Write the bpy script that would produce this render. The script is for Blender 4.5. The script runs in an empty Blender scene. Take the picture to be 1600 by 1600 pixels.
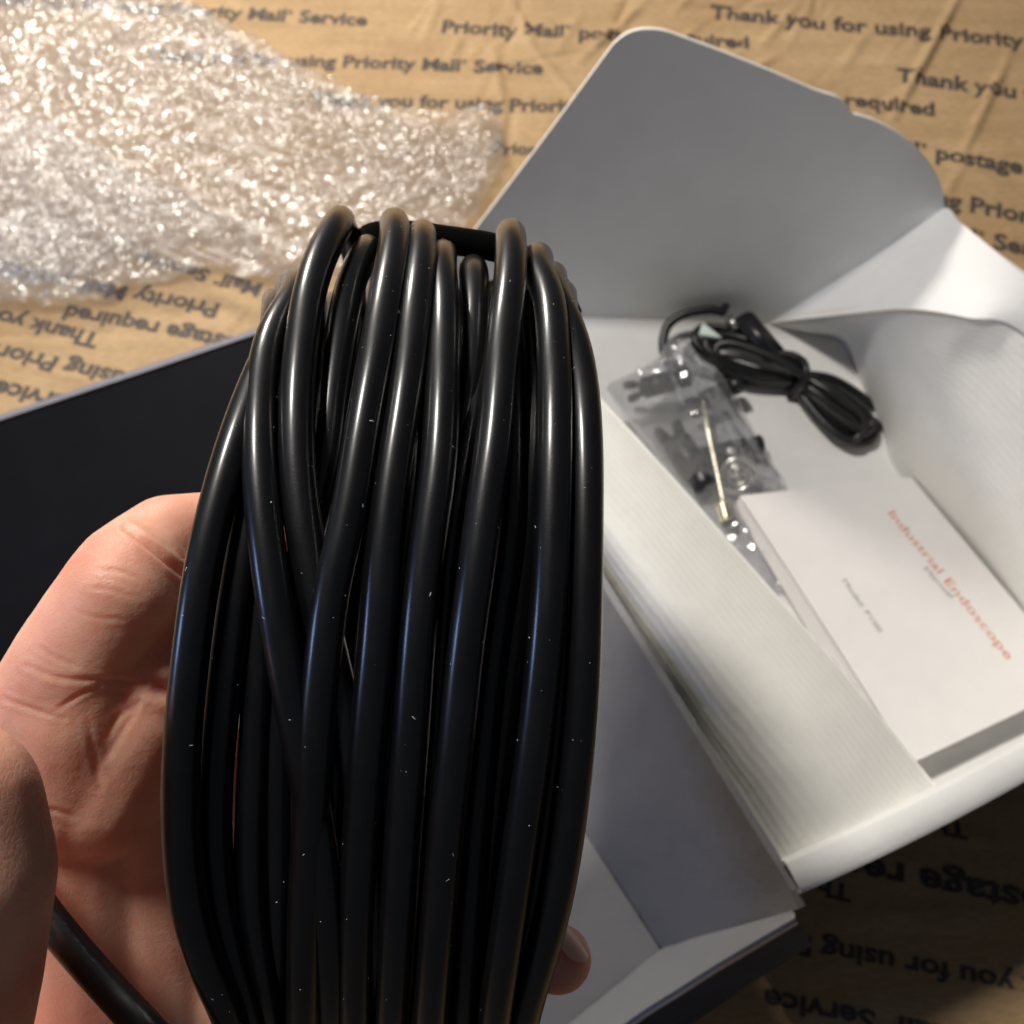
import bpy, bmesh, math, random
import numpy as np
from mathutils import Vector, noise, Matrix

random.seed(7)
rng = np.random.default_rng(7)
S = 0.001                                    # everything below is laid out in millimetres
scene = bpy.context.scene
C0 = scene.collection

# ------------------------------------------------------------------ camera
TILT = math.radians(25.0)
FPX = 1570.0                                 # focal length in units of 1/1600 of the frame
CAM = np.array([0.0, -186.5, 400.0])
RT = np.array([1.0, 0, 0]); UP = np.array([0, math.cos(TILT), math.sin(TILT)]); FW = np.array([0, math.sin(TILT), -math.cos(TILT)])
cd = bpy.data.cameras.new("camera"); cam = bpy.data.objects.new("camera", cd); C0.objects.link(cam)
cam.location = CAM * S; cam.rotation_euler = (TILT, 0, 0)
cd.sensor_fit = 'HORIZONTAL'; cd.sensor_width = 36.0; cd.lens = 36.0 * FPX / 1600.0
cd.clip_start = 0.005; cd.clip_end = 20.0
cd.dof.use_dof = True; cd.dof.focus_distance = 0.160; cd.dof.aperture_fstop = 28.0
scene.camera = cam

# ------------------------------------------------------------------ light
world = bpy.data.worlds.new("World"); scene.world = world; world.use_nodes = True
bg = world.node_tree.nodes["Background"]
bg.inputs[0].default_value = (0.80, 0.86, 1.0, 1); bg.inputs[1].default_value = 0.055

def area(name, loc, target, size, power, col, shape='DISK', size_y=None):
    l = bpy.data.lights.new(name, 'AREA'); l.shape = shape; l.size = size; l.energy = power; l.color = col
    if size_y: l.size_y = size_y
    o = bpy.data.objects.new(name, l); C0.objects.link(o)
    o.location = loc; o.rotation_euler = (Vector(target) - Vector(loc)).to_track_quat('-Z', 'Y').to_euler()
    return o
area("table_lamp", (-0.30, 0.53, 0.47), (0.0, 0.03, 0.0), 0.08, 3.9, (1.0, 0.94, 0.85))
area("ceiling_lamp", (-0.36, 0.26, 1.00), (0.0, 0.0, 0.1), 0.13, 7.6, (1.0, 0.95, 0.88))
area("room_window", (-0.70, -0.22, 0.46), (0, -0.1, 0.25), 0.12, 0.75, (0.36, 0.54, 1.0), 'RECTANGLE', 0.12)

scene.view_settings.view_transform = 'Standard'; scene.view_settings.look = 'None'
cy = scene.cycles
cy.max_bounces = 7; cy.diffuse_bounces = 4; cy.glossy_bounces = 3; cy.transmission_bounces = 4; cy.transparent_max_bounces = 10
cy.caustics_reflective = False; cy.caustics_refractive = False; cy.use_adaptive_sampling = True; cy.adaptive_threshold = 0.03
scene.view_settings.exposure = 0.0; scene.view_settings.gamma = 1.0

# ------------------------------------------------------------------ measuring helpers
def ray(x, y):
    return FW + RT * (x - 800) / FPX + UP * (800 - y) / FPX
def P(x, y, z=0.0):
    """point of height z (mm) that the photograph shows at x, y"""
    d = ray(x, y); return CAM + d * ((z - CAM[2]) / d[2])
def Q(x, y, d):
    """point at distance d (mm) along the view axis"""
    return CAM + ray(x, y) * d
def on_plane(x, y, p0, n):
    d = ray(x, y); return CAM + d * (np.dot(p0 - CAM, n) / np.dot(d, n))
def proj(p):
    v = np.asarray(p) - CAM; dz = v @ FW
    return 800 + FPX * (v @ RT) / dz, 800 - FPX * (v @ UP) / dz
BU = np.array([math.cos(math.radians(24)), math.sin(math.radians(24)), 0])   # across the box
BV = np.array([math.sin(math.radians(24)), -math.cos(math.radians(24)), 0])  # along the box, to the near end
def UV(u, v, z): return BU * u + BV * v + np.array([0, 0, z])

def resample(pts, n):
    pts = np.asarray(pts, float); seg = np.linalg.norm(np.diff(pts, axis=0), axis=1)
    s = np.concatenate([[0], np.cumsum(seg)]); t = np.linspace(0, s[-1], n)
    return np.stack([np.interp(t, s, pts[:, k]) for k in range(pts.shape[1])], 1)
def smooth_curve(pts, n):
    """Catmull-Rom through the points, n samples"""
    p = np.asarray(pts, float); p = np.vstack([2 * p[0] - p[1], p, 2 * p[-1] - p[-2]])
    out = []; m = len(p) - 3
    for t in np.linspace(0, m - 1e-6, n):
        i = int(t); f = t - i; a, b, c, d = p[i], p[i + 1], p[i + 2], p[i + 3]
        out.append(0.5 * (2 * b + (c - a) * f + (2 * a - 5 * b + 4 * c - d) * f * f + (3 * b - a - 3 * c + d) * f ** 3))
    return np.array(out)

# ------------------------------------------------------------------ object helpers
def tag(o, label, cat=None, group=None, kind=None):
    o["label"] = label
    if cat: o["category"] = cat
    if group: o["group"] = group
    if kind: o["kind"] = kind
    return o
def empty(name, loc=(0, 0, 0)):
    o = bpy.data.objects.new(name, None); C0.objects.link(o); o.location = np.array(loc) * S; o.empty_display_size = 0.01
    return o
def mesh_obj(name, verts, faces, mats, parent=None, smooth=True, mat_idx=None, uvs=None):
    me = bpy.data.meshes.new(name); me.from_pydata((np.asarray(verts, float) * S).tolist(), [], [list(map(int, f)) for f in faces])
    for m in (mats if isinstance(mats, (list, tuple)) else [mats]): me.materials.append(m)
    if mat_idx is not None: me.polygons.foreach_set("material_index", np.asarray(mat_idx, np.int32))
    if uvs is not None:
        ul = me.uv_layers.new(name="UVMap"); li = np.empty(len(me.loops), np.int32); me.loops.foreach_get("vertex_index", li)
        ul.data.foreach_set("uv", np.asarray(uvs, float)[li].ravel())
    me.polygons.foreach_set("use_smooth", np.full(len(me.polygons), smooth)); me.update()
    o = bpy.data.objects.new(name, me); C0.objects.link(o)
    if parent is not None:
        o.parent = parent
        o.matrix_parent_inverse = Matrix.Translation(-Vector(parent.location)) if parent.parent is None else Matrix.Translation(-Vector(parent.matrix_world.translation if parent.type != 'MESH' else (0, 0, 0)))
    return o
def grid_faces(nr, nc, off=0, flip=False):
    i, j = np.meshgrid(np.arange(nr - 1), np.arange(nc - 1), indexing='ij')
    a = (i * nc + j).ravel() + off
    f = np.stack([a, a + 1, a + nc + 1, a + nc], 1)
    return f[:, ::-1] if flip else f
def sheet(name, G, thick, mats, parent=None, toward=None):
    """G: (nr, nc, 3) grid of the visible face; a board of this thickness behind it. mats = (front, back, edge)"""
    G = np.asarray(G, float); nr, nc, _ = G.shape
    du = np.gradient(G, axis=1); dv = np.gradient(G, axis=0)
    N = np.cross(du, dv); N /= np.linalg.norm(N, axis=2, keepdims=True) + 1e-12
    ref = CAM if toward is None else toward
    if np.mean(np.sum(N * (ref - G), axis=2)) < 0: N = -N; flip = True
    else: flip = False
    B = G - N * thick
    V = np.concatenate([G.reshape(-1, 3), B.reshape(-1, 3)]); n = nr * nc
    F1 = grid_faces(nr, nc, 0, flip); F2 = grid_faces(nr, nc, n, not flip)
    idx = np.arange(n).reshape(nr, nc)
    ring = np.concatenate([idx[0, :-1], idx[:-1, -1], idx[-1, :0:-1], idx[:0:-1, 0]])
    nx = np.roll(ring, -1)
    E = np.stack([ring, ring + n, nx + n, nx], 1)
    if not flip: E = E
    else: E = E[:, ::-1]
    s = np.cumsum(np.concatenate([[0], np.linalg.norm(np.diff(G[nr // 2], axis=0), axis=1)]))
    t = np.cumsum(np.concatenate([[0], np.linalg.norm(np.diff(G[:, nc // 2], axis=0), axis=1)]))
    uv = np.stack(np.meshgrid(s, t), -1).reshape(-1, 2); uv = np.concatenate([uv, uv])
    mi = [0] * len(F1) + [1] * len(F2) + [2] * len(E)
    o = mesh_obj(name, V, np.concatenate([F1, F2, E]), mats, parent, True, mi, uv)
    sharp(o.data, nr * nc)
    return o
def sharp(me, n):
    # edges between a face and the rim stay crisp
    mi = np.empty(len(me.polygons), np.int32); me.polygons.foreach_get("material_index", mi)
    sm = np.ones(len(me.polygons), bool); sm[mi == 2] = False
    me.polygons.foreach_set("use_smooth", sm)
    bm = bmesh.new(); bm.from_mesh(me)
    for e in bm.edges:
        if len(e.link_faces) == 2 and e.link_faces[0].material_index != e.link_faces[1].material_index: e.smooth = False
    bm.to_mesh(me); bm.free()
def loft(rows, nc, nr=None):
    """grid through several polylines; nr rows in between"""
    R = np.array([resample(r, nc) for r in rows])
    if nr is None: return R
    return np.stack([smooth_curve(R[:, j], nr) if len(rows) > 2 else resample(R[:, j], nr) for j in range(nc)], 1)
def tube(name, path, r, mat, parent=None, seg=16, closed=False, caps=True, rfn=None):
    p = np.asarray(path, float); n = len(p)
    T = np.roll(p, -1, 0) - np.roll(p, 1, 0) if closed else np.gradient(p, axis=0)
    T /= np.linalg.norm(T, axis=1, keepdims=True) + 1e-12
    N = np.cross(T[0], [0.3, 0.2, 0.9]); N /= np.linalg.norm(N); V = []
    for i in range(n):
        N = N - T[i] * np.dot(N, T[i]); N /= np.linalg.norm(N); B = np.cross(T[i], N)
        a = np.arange(seg) * 2 * math.pi / seg; rr = r if rfn is None else r * rfn(i / (n - 1))
        V.append(p[i] + rr * (np.cos(a)[:, None] * N + np.sin(a)[:, None] * B))
    V = np.concatenate(V); F = []
    for i in range(n if closed else n - 1):
        k = (i + 1) % n; j = np.arange(seg); j2 = (j + 1) % seg
        F.append(np.stack([i * seg + j, i * seg + j2, k * seg + j2, k * seg + j], 1))
    F = np.concatenate(F).tolist()
    if caps and not closed: F.append(list(range(seg - 1, -1, -1))); F.append([(n - 1) * seg + j for j in range(seg)])
    return mesh_obj(name, V, F, mat, parent)
def bm_obj(name, bm, mats, parent=None, smooth=False):
    V = [np.array(v.co) for v in bm.verts]; bm.verts.index_update()
    F = [[v.index for v in f.verts] for f in bm.faces]; bm.free()
    return mesh_obj(name, V, F, mats, parent, smooth)
def frame_from(axis, side=(0, 0, 1)):
    a = np.array(axis, float); a /= np.linalg.norm(a); b = np.cross(side, a)
    if np.linalg.norm(b) < 1e-6: b = np.cross((1, 0, 0), a)
    b /= np.linalg.norm(b); return a, b, np.cross(a, b)
def bar(name, p0, p1, w, h, mat, parent=None, bevel=0.6, side=(0, 0, 1)):
    p0 = np.array(p0); p1 = np.array(p1); a, b, c = frame_from(p1 - p0, side); L = np.linalg.norm(p1 - p0)
    bm = bmesh.new(); bmesh.ops.create_cube(bm, size=1)
    for v in bm.verts: v.co = Vector((v.co.x * L, v.co.y * w, v.co.z * h))
    bmesh.ops.bevel(bm, geom=bm.edges[:], offset=bevel, segments=2, affect='EDGES')
    m = (p0 + p1) / 2
    for v in bm.verts: v.co = Vector(m + a * v.co.x + b * v.co.y + c * v.co.z)
    return bm_obj(name, bm, mat, parent, True)
def lathe(name, p0, axis, prof, mat, parent=None, seg=20):
    a, b, c = frame_from(axis); p0 = np.array(p0, float); V = []; F = []
    for h, r in prof:
        for k in range(seg):
            t = 2 * math.pi * k / seg; V.append(p0 + a * h + r * (math.cos(t) * b + math.sin(t) * c))
    for i in range(len(prof) - 1):
        for k in range(seg):
            k2 = (k + 1) % seg; F.append([i * seg + k, i * seg + k2, (i + 1) * seg + k2, (i + 1) * seg + k])
    F.append(list(range(seg - 1, -1, -1))); F.append([(len(prof) - 1) * seg + k for k in range(seg)])
    return mesh_obj(name, V, F, mat, parent, True)

# ------------------------------------------------------------------ materials
def new_mat(name):
    m = bpy.data.materials.new(name); m.use_nodes = True
    nt = m.node_tree; return m, nt, nt.nodes["Principled BSDF"]
def N(nt, kind, **kw):
    n = nt.nodes.new(kind)
    for k, v in kw.items():
        if k.startswith("i_"): n.inputs[k[2:].replace("_", " ")].default_value = v
        else: setattr(n, k, v)
    return n
def noise_tex(nt, scale, detail=4, rough=0.55, coord="Object", stretch=None):
    tc = N(nt, "ShaderNodeTexCoord"); n = N(nt, "ShaderNodeTexNoise"); n.inputs["Scale"].default_value = scale
    n.inputs["Detail"].default_value = detail; n.inputs["Roughness"].default_value = rough
    if stretch:
        mp = N(nt, "ShaderNodeMapping"); mp.inputs["Scale"].default_value = stretch
        nt.links.new(tc.outputs[coord], mp.inputs[0]); nt.links.new(mp.outputs[0], n.inputs["Vector"])
    else: nt.links.new(tc.outputs[coord], n.inputs["Vector"])
    return n
def ramp(nt, src, stops):
    r = N(nt, "ShaderNodeValToRGB"); e = r.color_ramp.elements
    while len(e) < len(stops): e.new(0.5)
    for k, (p, c) in enumerate(stops): e[k].position = p; e[k].color = (*c, 1) if len(c) == 3 else c
    nt.links.new(src, r.inputs[0]); return r
def bump(nt, src, strength, dist, chain=None):
    b = N(nt, "ShaderNodeBump"); b.inputs["Strength"].default_value = strength; b.inputs["Distance"].default_value = dist
    nt.links.new(src, b.inputs["Height"])
    if chain is not None: nt.links.new(chain.outputs[0], b.inputs["Normal"])
    return b
def simple(name, col, rough=0.5, metal=0.0, var=0.0, scale=200, bumpd=0.0, spec=0.5):
    m, nt, p = new_mat(name); p.inputs["Roughness"].default_value = rough; p.inputs["Metallic"].default_value = metal
    p.inputs["Specular IOR Level"].default_value = spec
    n = noise_tex(nt, scale)
    lo = [max(0, c * (1 - var)) for c in col]; hi = [min(1, c * (1 + var)) for c in col]
    r = ramp(nt, n.outputs["Fac"], [(0.3, lo), (0.7, hi)]); nt.links.new(r.outputs[0], p.inputs["Base Color"])
    if bumpd: nt.links.new(bump(nt, n.outputs["Fac"], 0.5, bumpd).outputs[0], p.inputs["Normal"])
    return m

# kraft corrugated board: fibres, faint flutes, blotches
MK, nt, p = new_mat("kraft_board"); p.inputs["Roughness"].default_value = 0.72; p.inputs["Specular IOR Level"].default_value = 0.3
n1 = noise_tex(nt, 16, 5); n2 = noise_tex(nt, 900, 3, 0.6, "Object", (0.25, 1, 1)); n3 = noise_tex(nt, 95, 4, 0.6, "Object", (0.12, 1, 1))
r1 = ramp(nt, n1.outputs["Fac"], [(0.3, (0.43, 0.285, 0.15)), (0.7, (0.53, 0.37, 0.21))])
r2 = ramp(nt, n2.outputs["Fac"], [(0.3, (0.80, 0.78, 0.74)), (0.7, (1.08, 1.06, 1.04))])
r3 = ramp(nt, n3.outputs["Fac"], [(0.3, (0.86, 0.85, 0.83)), (0.7, (1.05, 1.05, 1.05))])
mx = N(nt, "ShaderNodeMixRGB", blend_type='MULTIPLY'); mx.inputs[0].default_value = 1; nt.links.new(r1.outputs[0], mx.inputs[1]); nt.links.new(r2.outputs[0], mx.inputs[2])
mx2 = N(nt, "ShaderNodeMixRGB", blend_type='MULTIPLY'); mx2.inputs[0].default_value = 1; nt.links.new(mx.outputs[0], mx2.inputs[1]); nt.links.new(r3.outputs[0], mx2.inputs[2])
nt.links.new(mx2.outputs[0], p.inputs["Base Color"])
b1 = bump(nt, n2.outputs["Fac"], 0.35, 0.0002); b2 = bump(nt, n3.outputs["Fac"], 0.6, 0.0008, b1); nt.links.new(b2.outputs[0], p.inputs["Normal"])
# ink with speckled wear
MI, nt, p = new_mat("print_ink"); p.inputs["Roughness"].default_value = 0.7; n = noise_tex(nt, 1500, 4, 0.7)
r = ramp(nt, n.outputs["Fac"], [(0.30, (0.045, 0.038, 0.036)), (0.58, (0.075, 0.060, 0.052)), (0.74, (0.19, 0.135, 0.085))]); nt.links.new(r.outputs[0], p.inputs["Base Color"])

def board(name, col, rough, flute=0.0, pitch=3.2, var=0.03, along=0):
    """paper faced board; optional flute lines along the sheet"""
    m, nt, p = new_mat(name); p.inputs["Roughness"].default_value = rough; p.inputs["Specular IOR Level"].default_value = 0.35
    n = noise_tex(nt, 60, 5); n2 = noise_tex(nt, 1400, 2)
    r = ramp(nt, n.outputs["Fac"], [(0.3, [c * (1 - var) for c in col]), (0.7, [min(1, c * (1 + var)) for c in col])])
    nt.links.new(r.outputs[0], p.inputs["Base Color"])
    b = bump(nt, n2.outputs["Fac"], 0.25, 0.00012)
    b = bump(nt, n.outputs["Fac"], 0.4, 0.0012, b)
    if flute:
        tc = N(nt, "ShaderNodeTexCoord"); mp = N(nt, "ShaderNodeMapping"); nt.links.new(tc.outputs["UV"], mp.inputs[0])
        w = N(nt, "ShaderNodeTexWave", wave_type='BANDS', bands_direction='Y' if along == 0 else 'X'); w.inputs["Scale"].default_value = 0.314 / pitch * 1.0
        w.inputs["Distortion"].default_value = 3.5; w.inputs["Detail"].default_value = 2; w.inputs["Detail Scale"].default_value = 0.35
        nt.links.new(mp.outputs[0], w.inputs["Vector"]); b = bump(nt, w.outputs["Fac"], 1.0, flute, b)
    nt.links.new(b.outputs[0], p.inputs["Normal"]); return m
M_WHITE = board("white_board", (0.77, 0.765, 0.75), 0.55)
M_FLUTE2 = board("white_fluted_wall", (0.81, 0.80, 0.77), 0.6, 0.00006, 2.8)
M_FLUTE = board("white_fluted_board", (0.80, 0.785, 0.74), 0.6, 0.00008, 3.4)
M_LILAC = board("lid_inner_board", (0.305, 0.30, 0.305), 0.55)  # inner board colour darkened to stand in for shade over the lid
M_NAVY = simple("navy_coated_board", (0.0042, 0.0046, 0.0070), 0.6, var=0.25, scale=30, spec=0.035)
M_NAVY_LIT = simple("navy_board_lit", (0.042, 0.058, 0.095), 0.5, var=0.15, scale=60, spec=0.3)  # same navy board, colour lightened to offset the shade on the near flap
M_EDGE = simple("board_cut_edge", (0.72, 0.66, 0.58), 0.8, var=0.12, scale=900)
M_LEDGE = simple("lid_fold_edge", (0.20, 0.195, 0.23), 0.5, var=0.08, scale=300)
M_PAPER = simple("booklet_paper", (0.76, 0.735, 0.73), 0.5, var=0.02, scale=80, bumpd=0.0002)
M_ORANGE = simple("orange_ink", (0.68, 0.22, 0.13), 0.6, var=0.15, scale=900)
M_GREYINK = simple("grey_ink", (0.28, 0.29, 0.26), 0.6, var=0.1, scale=900)
# cable jacket: satin black PVC with fine orange-peel and scuffs
M_CABLE, nt, p = new_mat("black_pvc_jacket")
n1 = noise_tex(nt, 2600, 2, 0.5); n2 = noise_tex(nt, 120, 5, 0.65); n3 = noise_tex(nt, 420, 6, 0.7, "Object", (1, 0.15, 0.3))
r = ramp(nt, n2.outputs["Fac"], [(0.3, (0.0026, 0.0030, 0.0042)), (0.75, (0.0060, 0.0062, 0.0072))]); nt.links.new(r.outputs[0], p.inputs["Base Color"])
rr = ramp(nt, n3.outputs["Fac"], [(0.30, (0.34,) * 3), (0.58, (0.42,) * 3), (0.76, (0.56,) * 3)]); nt.links.new(rr.outputs[0], p.inputs["Roughness"])
p.inputs["Specular IOR Level"].default_value = 0.26; p.inputs["Coat Weight"].default_value = 0.75; p.inputs["Coat Roughness"].default_value = 0.21
b1 = bump(nt, n1.outputs["Fac"], 0.35, 0.00006); b2 = bump(nt, n3.outputs["Fac"], 0.25, 0.00012, b1); nt.links.new(b2.outputs[0], p.inputs["Normal"])
M_THIN = simple("thin_black_pvc", (0.010, 0.010, 0.011), 0.36, var=0.2, scale=300, bumpd=0.00006)
M_STRAP = simple("fuzzy_black_strap", (0.004, 0.004, 0.004), 0.95, var=0.4, scale=2500, bumpd=0.0005, spec=0.1)
M_DUST = simple("dust_specks", (0.75, 0.74, 0.70), 0.8, var=0.1)
M_BLACKP = simple("black_plastic", (0.012, 0.012, 0.015), 0.32, var=0.2, scale=300)
M_METAL = simple("bright_metal", (0.75, 0.73, 0.68), 0.22, metal=1.0, var=0.08, scale=200)
M_GOLD = simple("pale_gold_metal", (0.86, 0.80, 0.60), 0.25, metal=1.0, var=0.06, scale=200)
M_MINT = simple("mint_white_plastic", (0.66, 0.78, 0.72), 0.35, var=0.03)

def film(name, alpha, tint, rough=0.12, milky=0.5, fres=0.75):
    """clear plastic film: mostly see-through, shiny, slightly milky"""
    m, nt, p = new_mat(name); out = nt.nodes["Material Output"]; nt.nodes.remove(p)
    tr = N(nt, "ShaderNodeBsdfTransparent"); tr.inputs[0].default_value = (*tint, 1)
    gl = N(nt, "ShaderNodeBsdfGlossy"); gl.inputs["Roughness"].default_value = rough; gl.inputs[0].default_value = (1, 1, 1, 1)
    df = N(nt, "ShaderNodeBsdfDiffuse"); df.inputs[0].default_value = (0.86, 0.86, 0.88, 1)
    tl = N(nt, "ShaderNodeBsdfTranslucent"); tl.inputs[0].default_value = (0.86, 0.86, 0.88, 1)
    lw = N(nt, "ShaderNodeLayerWeight"); lw.inputs["Blend"].default_value = 0.22
    mk = N(nt, "ShaderNodeMixShader"); mk.inputs[0].default_value = 0.4; nt.links.new(df.outputs[0], mk.inputs[1]); nt.links.new(tl.outputs[0], mk.inputs[2])
    a = N(nt, "ShaderNodeMixShader"); a.inputs[0].default_value = milky; nt.links.new(tr.outputs[0], a.inputs[1]); nt.links.new(mk.outputs[0], a.inputs[2])
    mth = N(nt, "ShaderNodeMath", operation='MULTIPLY_ADD'); mth.inputs[1].default_value = fres; mth.inputs[2].default_value = alpha; mth.use_clamp = True
    nt.links.new(lw.outputs["Facing"], mth.inputs[0])
    fin = N(nt, "ShaderNodeMixShader"); nt.links.new(mth.outputs[0], fin.inputs[0]); nt.links.new(a.outputs[0], fin.inputs[1]); nt.links.new(gl.outputs[0], fin.inputs[2])
    nt.links.new(fin.outputs[0], out.inputs["Surface"]); return m
M_BUBBLE = film("bubble_film", 0.045, (0.95, 0.95, 0.955), 0.17, 0.155, 0.40)
M_BACK = film("backing_bubble_film", 0.015, (0.95, 0.95, 0.95), 0.34, 0.12, 0.14)
M_FOLD = film("folded_bubble_film", 0.02, (0.93, 0.93, 0.93), 0.28, 0.24, 0.25)
M_BAG = film("bag_film", 0.08, (0.95, 0.95, 0.97), 0.13, 0.21)

# skin
M_SKIN, nt, p = new_mat("skin")
n1 = noise_tex(nt, 55, 5, 0.6); n2 = noise_tex(nt, 700, 4, 0.6)
r1 = ramp(nt, n1.outputs["Fac"], [(0.30, (0.74, 0.32, 0.23)), (0.50, (0.80, 0.42, 0.305)), (0.72, (0.84, 0.50, 0.37))])
nt.links.new(r1.outputs[0], p.inputs["Base Color"])
p.inputs["Roughness"].default_value = 0.46; p.inputs["Specular IOR Level"].default_value = 0.4
p.inputs["Subsurface Weight"].default_value = 0.8; p.inputs["Subsurface Radius"].default_value = (1.0, 0.36, 0.2); p.inputs["Subsurface Scale"].default_value = 0.0045
tc = N(nt, "ShaderNodeTexCoord"); vo = N(nt, "ShaderNodeTexVoronoi", feature='DISTANCE_TO_EDGE'); vo.inputs["Scale"].default_value = 950
wn = noise_tex(nt, 260, 3); mixv = N(nt, "ShaderNodeMixRGB"); mixv.inputs[0].default_value = 0.004
nt.links.new(tc.outputs["Object"], mixv.inputs[1]); nt.links.new(wn.outputs["Color"], mixv.inputs[2]); nt.links.new(mixv.outputs[0], vo.inputs["Vector"])
rv = ramp(nt, vo.outputs["Distance"], [(0.0, (0,) * 3), (0.16, (1,) * 3)])
nf = noise_tex(nt, 330, 4, 0.7, "Object", (0.5, 1.0, 0.3))
b1 = bump(nt, rv.outputs[0], 0.28, 0.00012); b2 = bump(nt, n2.outputs["Fac"], 0.25, 0.00016, b1); b3 = bump(nt, nf.outputs["Fac"], 0.14, 0.0004, b2)
nt.links.new(b3.outputs[0], p.inputs["Normal"])

# ------------------------------------------------------------------ ground: printed kraft board
RIDGES = []   # (p0, p1, height, width)
for a, b, h, w in [((1010, 0), (905, 95), 1.1, 3.0), ((1090, 40), (1010, 120), 1.0, 3.0), ((1160, 70), (1085, 150), 1.3, 3.5), ((1215, 85), (1150, 125), 0.9, 3),
                   ((1510, -30), (1395, 185), 1.2, 2.4), ((985, -10), (955, 60), -0.9, 2.5), ((800, 0), (835, 75), 0.8, 2.5), ((770, 70), (790, 190), 0.7, 2.5),
                   ((690, -10), (660, 60), 0.6, 3), ((1250, 0), (1190, 70), 0.7, 2.5), ((1580, 80), (1500, 250), 0.8, 2.5), ((745, 110), (1010, 60), -0.5, 2.0),
                   ((350, 540), (400, 470), -0.5, 1.2), ((1420, 1280), (1600, 1330), 0.6, 3.5), ((820, 60), (935, 190), 0.5, 2.5), ((1480, 250), (1600, 300), 0.6, 2.5),
                   ((0, 560), (330, 640), 0.4, 4.0), ((1310, 1430), (1600, 1440), 0.5, 4.0)]:
    RIDGES.append((P(*a)[:2], P(*b)[:2], h, w))
for _ in range(46):
    x_, y_ = random.uniform(560, 1640), random.uniform(-40, 330) ; an = random.gauss(2.2, 0.35); ln_ = random.uniform(30, 120)
    RIDGES.append((P(x_, y_)[:2], P(x_ + ln_ * math.cos(an), y_ + ln_ * math.sin(an))[:2], random.choice([-1, 1]) * random.uniform(0.2, 0.6), random.uniform(1.6, 3.2)))
def ground_h(X, Y):
    X = np.asarray(X, float); Y = np.asarray(Y, float)
    H = 0.5 * np.sin(X / 41 + 0.7) * np.cos(Y / 53) + 0.25 * np.sin(X / 17 + Y / 23)
    for a, b, h, w in RIDGES:
        d = b - a; L2 = d @ d
        t = np.clip(((X - a[0]) * d[0] + (Y - a[1]) * d[1]) / L2, 0, 1)
        dist2 = (X - a[0] - t * d[0]) ** 2 + (Y - a[1] - t * d[1]) ** 2
        H = H + 2.7 * h * np.exp(-dist2 / (0.7 * w * w)) * np.sin(np.pi * np.clip(t, 0.05, 0.95)) ** 0.6
    return H - 1.2
xs = np.concatenate([[-900, -600, -420], np.arange(-330, 331, 2.0), [420, 600, 900]])
ys = np.concatenate([[-900, -600, -420], np.arange(-330, 60, 3.0), np.arange(60, 400, 1.6), [460, 640, 900]])
GX, GY = np.meshgrid(xs, ys)
GV = np.stack([GX, GY, ground_h(GX, GY)], -1).reshape(-1, 3)
ground = mesh_obj("ground", GV, grid_faces(len(ys), len(xs)), MK)
tag(ground, "creased brown kraft cardboard printed with rows of dark lettering", kind="structure")

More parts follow.
